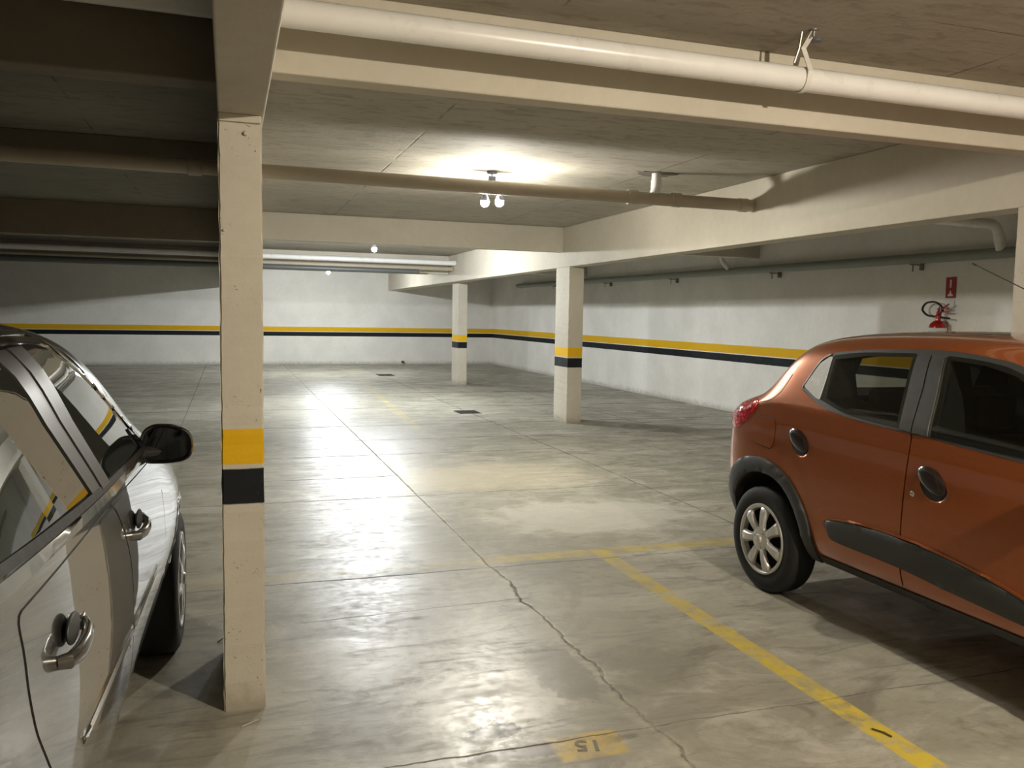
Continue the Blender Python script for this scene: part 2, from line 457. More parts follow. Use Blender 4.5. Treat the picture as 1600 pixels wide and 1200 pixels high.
# beams --------------------------------------------------------------
def beam(x0, x1, y0, y1, zb, label, m='beam', name='ceiling_beam'):
    o = obj(name, bx(x0, x1, y0, y1, zb, Z_C), M[m], smooth=False, bevel=.008)
    return tag(o, label, 'beam', 'ceiling beams')
beam(-.03, .13, -5, 25, BZ, 'deep cream beam running front to back over the nearest column')
beam(4.51, 4.74, -5, 17.0, BZ, 'long deep cream beam running front to back over the right row of columns')
beam(4.51, 4.90, 17.0, 25, BZ, 'end stretch of the right beam between farthest column and back wall')
Y_A, Y_B, Y_C3 = 3.48, 11.16, 17.75
beam(.13, 4.51, Y_A, Y_A + .12, 2.43, 'nearest cross beam behind the big white pipe')
beam(.13, 4.51, Y_B, Y_B + .16, 2.415, 'wide cross beam meeting the middle column of the right row')
beam(.13, 4.51, Y_C3, Y_C3 + .16, 2.36, 'farthest cross beam just in front of the back wall')
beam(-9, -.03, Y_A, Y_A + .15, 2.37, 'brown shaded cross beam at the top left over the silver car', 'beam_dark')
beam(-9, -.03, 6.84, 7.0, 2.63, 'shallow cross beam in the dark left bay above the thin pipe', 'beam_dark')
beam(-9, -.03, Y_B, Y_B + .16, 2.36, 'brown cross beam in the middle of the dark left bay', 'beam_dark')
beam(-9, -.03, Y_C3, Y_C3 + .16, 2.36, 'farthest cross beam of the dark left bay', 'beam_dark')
beam(4.74, 7.76, Y_B, Y_B + .16, 2.45, 'short cross beam between the middle column and the right wall')
beam(4.74, 7.76, Y_A, Y_A + .15, 2.43, 'short cross beam from the right edge column to the wall')
beam(4.90, 7.76, Y_C3, Y_C3 + .16, 2.45, 'short cross beam between the farthest column and the right wall')

# pipes --------------------------------------------------------------
def coupling(bm, p, d, r, w=.09):
    d = Vector(d).normalized(); lathe(bm, [(r, -w / 2 - .004), (r * 1.12, -w / 2), (r * 1.16, -w / 2 + .012), (r * 1.12, -w / 2 + .024), (r * 1.12, w / 2 - .024), (r * 1.16, w / 2 - .012), (r * 1.12, w / 2), (r, w / 2 + .004)], p, d, 24)
    return bm
def pipe(name, pts, r, m, label, group='drain pipes under the ceiling', couplings=(), rb=.1):
    root = empty(name, pts[0], label=label, cat='pipe', group=group)
    bm = bmesh.new(); P = [Vector(p) - Vector(pts[0]) for p in pts]
    tube(bm, bend(P, rb) if len(P) > 2 else P, r, 28)
    obj('pipe_run', bm, m, root)
    for (p, d) in couplings:
        bm = bmesh.new(); coupling(bm, Vector(p) - Vector(pts[0]), d, r); obj('coupling', bm, m, root)
    return root
YP, ZP = 3.22, 2.567
big = pipe('drain_pipe', [(-8.9, YP, ZP + .035), (7.7, YP, ZP - .015)], .052, M['pvc_white'], 'big glossy white drain pipe along the nearest cross beam')
# its strap hanger
hg = empty('pipe_hanger', (2.42, 3.15, Z_C), label='pale plastic strap hanging the big white pipe from the ceiling', cat='hanger')
bm = bmesh.new()
def flat_strip(bm, pts, w, th, side=(1, 0, 0)):
    side = Vector(side).normalized(); pr = None
    pts = [Vector(p) for p in pts]
    rows = []
    for i, p in enumerate(pts):
        d = (pts[min(i + 1, len(pts) - 1)] - pts[max(i - 1, 0)]).normalized(); n = d.cross(side).normalized()
        rows.append([bm.verts.new(p + side * a * w / 2 + n * b * th / 2) for a, b in ((-1, -1), (1, -1), (1, 1), (-1, 1))])
    for A, B in zip(rows, rows[1:]):
        for k in range(4): bm.faces.new((A[k], A[(k + 1) % 4], B[(k + 1) % 4], B[k]))
    bm.faces.new(rows[0]); bm.faces.new(rows[-1])
yo = YP - 3.15
zz0 = ZP - Z_C
loop = [(0, 0, -.005), (0, yo - .005, -.06), (0, yo - .062, zz0 + .02)]
for k in range(0, 13):
    a = PI + .3 + k / 12 * (PI - .6)
    loop.append((0, yo + .056 * math.cos(a), zz0 + .056 * math.sin(a)))
loop += [(0, yo + .062, zz0 + .02), (0, yo + .03, -.08), (0, .012, -.005)]
flat_strip(bm, loop, .026, .004)
obj('strap', bm, M['strap'], hg)
bm = bmesh.new(); lathe(bm, [(0, 0), (.022, 0), (.022, -.006), (.008, -.008), (.007, -.03), (0, -.03)], (0, 0, 0), (0, 0, 1), 12)
tube(bm, [(-.03, .04, 0), (-.035, .05, -.07), (-.05, .06, -.13)], .005, 6)
obj('anchor', bm, M['steel'], hg)
bm = bmesh.new(); lathe(bm, [(0, 0), (.03, 0), (.026, -.008), (0, -.010)], (2.52, 3.26, Z_C), (0, 0, 1), 14)
thing('ceiling_plug', bm, M['lamp_body'], 'small dark plug in the ceiling beside the strap hanger', 'plug')
bm = bmesh.new(); lathe(bm, [(.024, 0), (.026, .012), (.014, .02), (.013, .03), (0, .03)], (2.31, Y_A + .001, 2.662), (0, -1, 0), 14)
box(bm, 2.30, 2.32, Y_A - .008, Y_A, 2.62, 2.70)
thing('beam_socket', bm, M['pvc_cream'], 'small round socket fixed on the nearest cross beam above the white pipe', 'socket')

YM, ZM = 6.62, 2.535
mid = pipe('drain_pipe', [(-8.9, YM, ZM + .03), (4.52, YM, ZM - .005)], .054, M['pvc_cream'], 'thin beige drain pipe crossing below the brightest lamp',
           couplings=[((4.40, YM, ZM - .005), (1, 0, 0)), ((3.30, YM, ZM), (1, 0, 0)), ((3.72, YM, ZM), (1, 0, 0)), ((-.22, YM, ZM + .003), (1, 0, 0))])
p0 = Vector((-8.9, YM, ZM + .03))
bm = bmesh.new(); tube(bm, bend([Vector((3.50, YM + .0, ZM)) - p0, Vector((3.545, YM + .03, ZM + .10)) - p0, Vector((3.55, YM + .04, Z_C - .0045)) - p0], .04), .042, 20)
coupling(bm, Vector((3.55, YM + .04, ZM + .13)) - p0, (0, 0, 1), .042, .07)
obj('riser', bm, M['pvc_white'], mid)
# dark broken rim where the riser meets the slab
bm = bmesh.new(); ri = []
for k in range(28):
    a0 = 2 * PI * k / 28; r0 = .10 + random.random() * .05
    ri.append((bm.verts.new((3.56 + r0 * 1.5 * math.cos(a0), YM + .06 + r0 * math.sin(a0), Z_C - .004)), bm.verts.new((3.55 + .046 * math.cos(a0), YM + .04 + .046 * math.sin(a0), Z_C - .004))))
for k in range(28):
    a, b = ri[k], ri[(k + 1) % 28]; bm.faces.new((a[0], b[0], b[1], a[1]))
ex = bmesh.ops.extrude_face_region(bm, geom=bm.faces[:]); bmesh.ops.translate(bm, vec=(0, 0, .006), verts=[v for v in ex['geom'] if isinstance(v, bmesh.types.BMVert)])
thing('mortar_patch', bm, simple('crumbled mortar', (0.16, 0.14, 0.11), .9, bump=.5, nscale=70, nz=.5), 'rough dark mortar patch on the ceiling round the white riser', 'patch', smooth=False)

pipe('drain_pipe', [(-8.9, 17.1, 2.60), (4.50, 17.1, 2.575)], .052, M['pvc_white'], 'upper of the two far white pipes before the back wall')
pipe('drain_pipe', [(-8.9, 17.35, 2.49), (4.50, 17.35, 2.465)], .045, M['pvc_cream'], 'lower of the two far pipes, beige, before the back wall')
pipe('drain_pipe', [(-8.9, 17.0, 2.40), (3.7, 17.0, 2.37)], .05, M['pvc_dark'], 'dark pipe along the foot of the farthest cross beam')
wp = pipe('wall_pipe', [(7.62, 2.0, 2.21), (7.62, 22.2, 2.33)], .058, M['pvc_grey'], 'long grey green pipe running along the right wall', couplings=[((7.62, 21.9, 2.328), (0, 1, 0))])
for yb in (5.0, 7.9, 10.6, 13.6, 16.4, 19.4):
    z = 2.21 + (yb - 2) / 20.2 * .12
    bm = bmesh.new(); box(bm, 7.70, 7.759, yb - .008, yb + .008, z - .13, z + .02); box(bm, 7.56, 7.74, yb - .012, yb + .012, z - .075, z - .06)
    tube(bm, [(7.60, yb, z - .07), (7.60, yb, z - .15)], .008, 8)
    b = obj('bracket', bm, M['steel'], wp, smooth=False); b.matrix_parent_inverse = Matrix.Translation((-7.62, -2.0, -2.21))
pipe('branch_pipe', [(4.75, 6.80, 2.58), (7.52, 6.72, 2.525), (7.60, 6.72, 2.27)], .05, M['pvc_white'], 'white branch pipe with an elbow dropping to the wall pipe', couplings=[((7.568, 6.72, 2.38), (0.3, 0, -1))])
pipe('branch_pipe', [(7.45, 11.75, 2.755), (7.45, 11.75, 2.45), (7.60, 11.75, 2.31)], .04, M['pvc_white'], 'short white stub dropping into the wall pipe beyond the right column')

# lamps --------------------------------------------------------------
def lamp(x, y, zb, bulbs, spec, label):
    root = empty('ceiling_lamp', (x, y, Z_C), label=label, cat='lamp', group='bulb lamps hanging from the ceiling')
    bm = bmesh.new(); lathe(bm, [(0, 0), (.045, 0), (.045, -.018), (.02, -.022), (0, -.022)], (0, 0, 0), (0, 0, 1), 20); obj('ceiling_rose', bm, M['lamp_body'], root)
    bm = bmesh.new(); tube(bm, [(0, 0, -.02), (0, 0, -.05)] if len(bulbs) > 1 else [(0, 0, -.02), (.004, 0, -.09), (0, 0, zb + .115 - Z_C)], .005, 8)
    if len(bulbs) > 1:
        box(bm, -.030, .030, -.015, .015, -.085, -.045); tube(bm, [(-.014, 0, -.08), (-.018, 0, zb + .10 - Z_C)], .007, 8); tube(bm, [(.014, 0, -.08), (.018, 0, zb + .10 - Z_C)], .007, 8)
    obj('cord', bm, M['lamp_body'], root)
    col, s = spec
    em = emit('lit bulb %s' % label[:12], col, s)
    if len(bulbs) > 1:
        bm = bmesh.new(); box(bm, -.02, .02, -.012, .012, zb - Z_C + .085, zb - Z_C + .155)
        tube(bm, [(-.075, 0, zb - Z_C + .085), (0, 0, zb - Z_C + .11), (.075, 0, zb - Z_C + .085)], .014, 10); obj('twin_adapter', bm, M['lamp_body'], root)
    for (dx, dy, dz) in bulbs:
        c = Vector((dx, dy, zb - Z_C + dz))
        bm = bmesh.new(); lathe(bm, [(.0, .115), (.019, .113), (.021, .06), (.030, .040), (.0385, .018), (.0395, .010)], c, (0, 0, 1), 20)
        so = obj('socket', bm, M['lamp_body'], root)
        bm = bmesh.new(); lathe(bm, [(.037, .011), (.0375, .004), (.036, -.016), (.027, -.032), (.013, -.041), (0, -.043)], c, (0, 0, 1), 24)
        obj('bulb', bm, em, root)
    return root
lamp(2.2, 7.15, 2.50, [(-.062, .0, -.01), (.072, .0, .0)], BULB_MAIN, 'pair of glaring bulbs hanging from the ceiling beside the beige pipe')
lamp(2.26, 13.8, 2.55, [(0, 0, 0)], BULB_COOL, 'single bright bulb in the next bay before the far pipes')
lamp(2.32, 21.0, 2.49, [(0, 0, 0)], (BULB_COOL[0], 5200.0), 'smallest glowing bulb near the back wall')
lamp(2.45, .0, 2.60, [(0, 0, 0)], BULB_WARM, 'warm bulb hanging behind the viewer above the near bay')

# fire extinguisher, signs, drains, marks ---------------------------
fx, fy = 7.645, 7.53
ext = empty('fire_extinguisher', (fx, fy, 1.055), label='red fire extinguisher hanging on the right wall behind the copper car', cat='fire extinguisher')
ext.scale = (1.2, 1.2, 1)
bm = bmesh.new(); lathe(bm, [(0, 0), (.070, 0), (.078, .012), (.078, .40), (.070, .435), (.045, .462), (.024, .475), (.022, .50), (0, .50)], (0, 0, 0), (0, 0, 1), 32)
obj('cylinder', bm, M['red'], ext)
bm = bmesh.new()
lathe(bm, [(.0795, .16), (.0795, .39)], (0, 0, 0), (0, 0, 1), 32)
obj('paper_label', bm, M['paper'], ext)
bm = bmesh.new(); lathe(bm, [(.0800, .345), (.0800, .350)], (0, 0, 0), (0, 0, 1), 32); lathe(bm, [(.0800, .30), (.0800, .306)], (0, 0, 0), (0, 0, 1), 32); lathe(bm, [(.0800, .25), (.0800, .27)], (0, 0, 0), (0, 0, 1), 32)
obj('label_print', bm, M['ink'], ext)
bm = bmesh.new(); lathe(bm, [(0, .50), (.026, .50), (.028, .53), (.018, .55), (.018, .575), (0, .58)], (0, 0, 0), (0, 0, 1), 20)
box(bm, -.012, .012, -.11, .01, .565, .577); box(bm, -.012, .012, -.10, .01, .60, .61)
tube(bm, [(0, .01, .57), (0, .0, .60), (0, -.05, .61), (0, -.115, .66)], .007, 8)
obj('valve', bm, M['red'], ext)
bm = bmesh.new(); tube(bm, bend([(0, -.02, .545), (0, -.05, .62), (0, .04, .69), (0, .16, .68), (0, .21, .60), (0, .14, .53), (0, .05, .52), (0, -.13, .50)], .09), .011, 10)
obj('hose', bm, M['hose'], ext)
bm = bmesh.new(); lathe(bm, [(.033, 0), (.033, .03), (.030, .03), (.030, 0)], (-.01, -.035, .605), (1, 0, 0), 20); obj('pressure_gauge', bm, M['chrome'], ext)
bm = bmesh.new(); box(bm, .075, .095, -.03, .03, .10, .46); box(bm, .0, .09, -.02, .02, .455, .470); obj('wall_bracket', bm, M['steel'], ext, smooth=False)

sg = empty('fire_sign', (7.752, 7.48, 1.785), label='narrow red sign with white marks high on the right wall', cat='sign')
obj('sign_board', bx(-.004, .004, -.068, .068, 0, .235), M['sign_red'], sg, smooth=False)
bm = bmesh.new(); box(bm, -.006, -.003, -.010, .012, .125, .205); box(bm, -.006, -.003, -.014, .018, .118, .130)
obj('white_bar', bm, M['paper'], sg, smooth=False)
bm = bmesh.new()
vs = [bm.verts.new((-.006, y, z)) for y, z in ((-.036, .022), (.036, .022), (.036, .040), (.014, .048), (.006, .085), (-.006, .085), (-.014, .048), (-.036, .040))]
bm.faces.new(vs); e2 = bmesh.ops.extrude_face_region(bm, geom=bm.faces[:]); bmesh.ops.translate(bm, vec=(.003, 0, 0), verts=[v for v in e2['geom'] if isinstance(v, bmesh.types.BMVert)])
obj('white_arrow', bm, M['paper'], sg, smooth=False)
thing('paper_notice', bx(7.750, 7.758, 7.42, 7.545, 1.655, 1.755), M['paper'], 'small pale notice on the wall between red sign and extinguisher', 'notice', smooth=False)

def drain(x, y, w, d, label):
    root = empty('floor_drain', (x, y, 0), label=label, cat='drain', group='dark floor drains')
    bm = bmesh.new(); box(bm, -w / 2, w / 2, -d / 2, d / 2, .0005, .004)
    for k in range(7):
        xx = -w / 2 + w * (k + .5) / 7
        box(bm, xx - w * .04, xx + w * .04, -d * .42, d * .42, .004, .009)
    obj('grate', bm, M['drain'], root, smooth=False)
drain(3.5, 12.5, .34, .42, 'square dark drain in the floor between the two right columns')
drain(3.64, 20.5, .38, .6, 'farthest dark drain in the floor near the back wall')

# painted stall number (lies on the faded yellow patch of the floor)
def text(body, size, loc, rot, m, parent, name, depth=.0006):
    cu = bpy.data.curves.new(name, 'FONT'); cu.body = body; cu.size = size; cu.extrude = depth; cu.align_x = 'CENTER'; cu.align_y = 'CENTER'; cu.offset = size * .012
    tmp = bpy.data.objects.new(name, cu); COL.objects.link(tmp)
    bpy.context.view_layer.update()
    me = bpy.data.meshes.new_from_object(tmp.evaluated_get(bpy.context.evaluated_depsgraph_get()))
    bpy.data.objects.remove(tmp)
    o = bpy.data.objects.new(name, me); COL.objects.link(o); me.materials.clear(); me.materials.append(m)
    o.location = loc; o.rotation_euler = rot
    if parent: o.parent = parent
    return o
text('15', .105, (1.185, 2.60, .0012), (0, 0, PI - .25), M['digit'], floor, 'painted_number')
def bit(pts, r, m, name, label, cat):
    bm = bmesh.new(); tube(bm, pts, r, 6); return thing(name, bm, m, label, cat)
bit([(2.235, 2.40, .004), (2.255, 2.36, .006), (2.262, 2.33, .004)], .0035, M['wood'], 'twig', 'short dark twig lying on the yellow line', 'twig')
bit([(.03, 3.08, .003), (.09, 3.115, .004)], .002, M['straw'], 'straw', 'tiny pale straw on the floor at the foot of the nearest column', 'straw')
bit([(-.06, 3.93, .003), (-.03, 3.96, .012), (-.01, 3.95, .003)], .003, M['wood'], 'dry_leaf', 'curled dry leaf beside the nearest column and silver car', 'leaf')
bm = bmesh.new(); lathe(bm, [(0, .0), (.045, .0), (.05, .03), (.03, .05), (0, .055)], (4.95, 24.93, .05), (0, 0, 1), 9)
thing('rubble_lump', bm, M['wood'], 'small dark lump of rubble at the foot of the back wall', 'rubble', smooth=False)

# ------------------------------------------------------------------ cars
def lerp_table(tab, s):
    if s <= tab[0][0]: return tab[0][1:]
    for a, b in zip(tab, tab[1:]):
        if s <= b[0]:
            t = (s - a[0]) / (b[0] - a[0]); return [x + (y - x) * t for x, y in zip(a[1:], b[1:])]
    return tab[-1][1:]
def body_mesh(rows, crease_belt=.0):
    """rows: s, zb, wb, (ws,zs), (wm,zm), (wk,zk), (wr,zr), zc  -> closed cage, mirrored"""
    bm = bmesh.new(); rings = []
    for r in rows:
        s, zb, wb, ws, zs, wm, zm, wk, zk, wr, zr, zc = r
        sh = (wk - .012, zk + min(.05, (zr - zk) * .3))
        half = [(wb * .55, zb), (wb, zb), (ws, zs), (wm, zm), (wk, zk), sh, ((sh[0] * .45 + wr * .55), sh[1] * .45 + zr * .55), (wr, zr), (wr * .62, zr + (zc - zr) * .72)]
        ring = [(0, zb)] + half + [(0, zc)] + [(-w, z) for w, z in reversed(half)]
        rings.append([bm.verts.new((s, y, z)) for y, z in ring])
    n = len(rings[0])
    for A, B in zip(rings, rings[1:]):
        for k in range(n): bm.faces.new((A[k], A[(k + 1) % n], B[(k + 1) % n], B[k]))
    for R_, s_ in ((rings[0], 1), (rings[-1], -1)):
        h = n // 2
        for k in range(h):
            a, b, c, d = R_[k], R_[k + 1], R_[(n - k - 1) % n], R_[(n - k) % n]
            q = []
            for v in (a, b, c, d):
                if v not in q: q.append(v)
            if len(q) > 2: bm.faces.new(q)
    cl = bm.edges.layers.float.get('crease_edge') or bm.edges.layers.float.new('crease_edge')
    for A, B in zip(rings, rings[1:]):
        for k in (2, n - 2):
            e = bm.edges.get((A[k], B[k]))
            if e: e[cl] = .6
        for k in (6, n - 6):
            e = bm.edges.get((A[k], B[k]))
            if e: e[cl] = crease_belt
    bmesh.ops.recalc_face_normals(bm, faces=bm.faces)
    return bm
def evaluate(o):
    bpy.context.view_layer.update()
    dg = bpy.context.evaluated_depsgraph_get(); dg.update()
    return bpy.data.meshes.new_from_object(o.evaluated_get(dg), preserve_all_data_layers=True, depsgraph=dg)
def make_body(rows, m, well, parent, crease_belt, wheels, cut):
    bm = body_mesh(rows, crease_belt)
    o = obj('body', bm, [m, well], None, smooth=False)
    sub = o.modifiers.new('s', 'SUBSURF'); sub.levels = 3; sub.render_levels = 3
    me = evaluate(o); o.modifiers.clear(); old = o.data; o.data = me; bpy.data.meshes.remove(old)
    b2 = bmesh.new(); b2.from_mesh(me); bvh = BVHTree.FromBMesh(b2); b2.free()
    cutters = []
    for (s, r, w) in wheels:
        for sd in (-1, 1):
            bm = bmesh.new(); lathe(bm, [(0, -.5), (r, -.5), (r, w), (0, w)], (s, sd * (.5 + w * 0 + .5), wheels_z), (0, -sd, 0), 64, 1)
            cutters.append(obj('cut', bm, [m, well], None))
    for c in cut: cutters.append(c)
    for c in cutters:
        md = o.modifiers.new('b', 'BOOLEAN'); md.operation = 'DIFFERENCE'; md.solver = 'EXACT'; md.object = c
    me = evaluate(o); o.modifiers.clear(); old = o.data; o.data = me; bpy.data.meshes.remove(old)
    o.data.polygons.foreach_set('use_smooth', [True] * len(o.data.polygons))
    o.data.set_sharp_from_angle(angle=math.radians(40))
    for c in cutters:
        if c not in cut: bpy.data.objects.remove(c)
    o.parent = parent
    return o, bvh
def rc(pts, r=.03, n=4):
    """closed polygon with rounded corners"""
    out = []; m = len(pts)
    for i in range(m):
        a, b, c = Vector(pts[i - 1]), Vector(pts[i]), Vector(pts[(i + 1) % m])
        d1, d2 = a - b, c - b; rr = min(r, d1.length * .45, d2.length * .45)
        p, q = b + d1.normalized() * rr, b + d2.normalized() * rr
        for k in range(n + 1):
            t = k / n; out.append(tuple(p * (1 - t) ** 2 + b * 2 * t * (1 - t) + q * t * t))
    return out
def grow(poly, g):
    m = len(poly); area = sum(poly[i][0] * poly[(i + 1) % m][1] - poly[(i + 1) % m][0] * poly[i][1] for i in range(m)); sg = 1 if area > 0 else -1
    out = []
    for i in range(m):
        a, b, c = Vector(poly[i - 1]), Vector(poly[i]), Vector(poly[(i + 1) % m])
        n1 = (b - a); n2 = (c - b)
        n1 = Vector((n1.y, -n1.x)).normalized() if n1.length > 1e-7 else Vector((0, 0)); n2 = Vector((n2.y, -n2.x)).normalized() if n2.length > 1e-7 else n1
        n = (n1 + n2)
        n = n.normalized() if n.length > 1e-6 else n1
        out.append((b.x + n.x * g * sg, b.y + n.y * g * sg))
    return out
def cat2(pts, n=6):
    """smooth open curve through points"""
    P = [Vector(p) for p in pts]; out = []
    for i in range(len(P) - 1):
        a, b, c, d = P[max(i - 1, 0)], P[i], P[i + 1], P[min(i + 2, len(P) - 1)]
        for k in range(n):
            t = k / n
            out.append(tuple(.5 * ((2 * b) + (c - a) * t + (2 * a - 5 * b + 4 * c - d) * t * t + (3 * b - a - 3 * c + d) * t ** 3)))
    out.append(tuple(P[-1])); return out
def ribbon(pts, w):
    L, R_ = [], []
    P = [Vector(p) for p in pts]
    for i, p in enumerate(P):
        d = (P[min(i + 1, len(P) - 1)] - P[max(i - 1, 0)]).normalized(); n = Vector((-d.y, d.x)) * w / 2
        L.append(tuple(p + n)); R_.append(tuple(p - n))
    return L + R_[::-1]
def panel(name, poly, bvh, m, parent, side=-1, off=.003, th=.004, step=.04, axis='side', dome=0.0, cut=(), edge=.0):
    bm = bmesh.new()
    bm.faces.new([bm.verts.new((p[0], 0, p[1])) for p in poly])
    xs = [p[0] for p in poly]; zs = [p[1] for p in poly]
    for lo, hi, no in ((min(xs), max(xs), (1, 0, 0)), (min(zs), max(zs), (0, 0, 1))):
        k = math.floor(lo / step) + 1
        while k * step < hi:
            co = (k * step, 0, 0) if no[0] else (0, 0, k * step)
            bmesh.ops.bisect_plane(bm, geom=bm.verts[:] + bm.edges[:] + bm.faces[:], plane_co=co, plane_no=no, dist=1e-5); k += 1
    bmesh.ops.remove_doubles(bm, verts=bm.verts, dist=1e-5)
    bmesh.ops.triangulate(bm, faces=[f for f in bm.faces if len(f.verts) > 4])
    cx, cz = (min(xs) + max(xs)) / 2, (min(zs) + max(zs)) / 2; hx, hz = (max(xs) - min(xs)) / 2, (max(zs) - min(zs)) / 2
    nor = {}; last = None; todo = []
    bnd = {v for e in bm.edges if len(e.link_faces) == 1 for v in e.verts}
    for v in bm.verts:
        if axis == 'side': org, d = Vector((v.co.x, side * 3, v.co.z)), Vector((0, -side, 0))
        elif axis == 'rear': org, d = Vector((-3, v.co.x, v.co.z)), Vector((1, 0, 0))
        elif axis == 'front': org, d = Vector((8, v.co.x, v.co.z)), Vector((-1, 0, 0))
        hit, nn, _, _ = bvh.ray_cast(org, d)
        if hit is None:
            hit, nn, _, _ = bvh.find_nearest(org + d * 2.4)
        dm = dome * max(0, 1 - ((v.co.x - cx) / hx) ** 2 - ((v.co.z - cz) / hz) ** 2) if dome else 0
        nor[v] = nn; o2 = off + dm
        if edge and v in bnd: o2 = off - edge
        v.co = hit + nn * o2
    orig = bm.faces[:]
    for f in orig: f.normal_update()
    bmesh.ops.recalc_face_normals(bm, faces=bm.faces)
    be = [e for e in bm.edges if len(e.link_faces) == 1]
    vmap = {}
    for e in be:
        for v in e.verts:
            if v not in vmap:
                vmap[v] = bm.verts.new(v.co - nor[v] * (th + off))
    for e in be:
        f = bm.faces.new((e.verts[0], e.verts[1], vmap[e.verts[1]], vmap[e.verts[0]]))
    o = obj(name, bm, m, parent, smooth=True, sharp=50)
    if cut:
        pa = o.parent; o.parent = None
        # close the back so that the boolean works on a solid
        b = bmesh.new(); b.from_mesh(o.data)
        bmesh.ops.holes_fill(b, edges=[e for e in b.edges if len(e.link_faces) == 1], sides=0)
        bmesh.ops.recalc_face_normals(b, faces=b.faces); b.to_mesh(o.data); b.free()
        for c in cut:
            md = o.modifiers.new('b', 'BOOLEAN'); md.operation = 'DIFFERENCE'; md.solver = 'EXACT'; md.object = c
        me = evaluate(o); o.modifiers.clear(); o.data = me; o.parent = pa
    return o
def wheel(parent, s, side, yo, zc, R_, rw, W_, style, tyre_w):
    """wheel with the hub face towards side; yo = |y| of the outer face"""
    wl = empty('wheel', (s, side * yo, zc)); wl.parent = parent
    if side > 0: wl.rotation_euler = (0, 0, PI)
    bm = bmesh.new(); w = tyre_w                       # outer face at y=0 facing -y, tyre towards +y
    prof = [(rw - .01, .012), (rw + .004, .004), (rw + .02, .0), (R_ - .05, -.004), (R_ - .022, .004), (R_ - .006, .016), (R_, .032)]
    pr = prof + [(R_ + .001, w * .5)] + [(r, w - h) for r, h in reversed(prof)]
    lathe(bm, pr, (0, 0, 0), (0, 1, 0), 72)
    obj('tyre', bm, M['rubber'], wl)
    for k in range(0): pass
    bm = bmesh.new(); lathe(bm, [(0, .07), (rw * .96, .07), (rw * .98, .02)], (0, 0, 0), (0, 1, 0), 48); obj('brake_shadow_plate', bm, M['black'], wl)
    bm = bmesh.new()
    lathe(bm, [(rw + .004, .006), (rw + .002, -.004), (rw - .008, -.005), (rw - .020, .004), (rw - .026, .03)], (0, 0, 0), (0, 1, 0), 72)
    rim = obj('rim', bm, M['rim'], wl)
    bm = bmesh.new()
    n = style['n']
    for k in range(n):
        a = 2 * PI * k / n + style.get('a0', 0)
        rows = []
        for (r, hw, h) in style['spoke']:
            r *= rw
            row = []
            for u in (-1, -.55, 0, .55, 1):
                ang = a + (hw * u) / r
                row.append(bm.verts.new((r * math.sin(ang), h + (.006 * u * u) + (.012 if abs(u) == 1 else 0), r * math.cos(ang))))
            rows.append(row)
        for A, B in zip(rows, rows[1:]):
            for i in range(4): bm.faces.new((A[i], A[i + 1], B[i + 1], B[i]))
    lathe(bm, [(0, style['hub'] - .012), (.022, style['hub'] - .012), (.026, style['hub'] - .004), (rw * .33, style['hub'] + .002), (rw * .36, style['hub'] + .02)], (0, 0, 0), (0, 1, 0), 40)
    o = obj('wheel_cover', bm, M['rim'], rim)
    md = o.modifiers.new('s', 'SOLIDIFY'); md.thickness = .006; md.offset = 0
    for k in range(style['bolts']):
        a = 2 * PI * (k + .35) / style['bolts']
        bm = bmesh.new(); lathe(bm, [(0, -.004), (.008, -.004), (.0095, .0), (.0095, .01)], (.044 * math.sin(a), style['hub'], .044 * math.cos(a)), (0, 1, 0), 10)
        obj('wheel_bolt', bm, M['steel'], rim)
    bm = bmesh.new()       # small diamond badge
    h = style['hub'] - .014
    for sc, hh in ((1, 0),):
        o4 = [(0, .017), (.011, 0), (0, -.017), (-.011, 0)]; i4 = [(0, .009), (.0055, 0), (0, -.009), (-.0055, 0)]
        O = [bm.verts.new((x, h - .002, z)) for x, z in o4]; I = [bm.verts.new((x, h - .002, z)) for x, z in i4]
        O2 = [bm.verts.new((x, h + .004, z)) for x, z in o4]; I2 = [bm.verts.new((x, h + .004, z)) for x, z in i4]
        for i in range(4):
            j = (i + 1) % 4
            bm.faces.new((O[i], O[j], I[j], I[i])); bm.faces.new((O[i], O2[i], O2[j], O[j])); bm.faces.new((I[i], I[j], I2[j], I2[i]))
    obj('badge', bm, M['chrome'], rim)
    return wl
def ellipsoid(c, r, rot=0, seg=32, mats=None):
    bm = bmesh.new(); bmesh.ops.create_uvsphere(bm, u_segments=seg, v_segments=seg // 2, radius=1)
    bmesh.ops.scale(bm, vec=r, verts=bm.verts); bmesh.ops.rotate(bm, matrix=Matrix.Rotation(rot, 3, 'Y'), verts=bm.verts)
    bmesh.ops.translate(bm, vec=c, verts=bm.verts)
    return bm

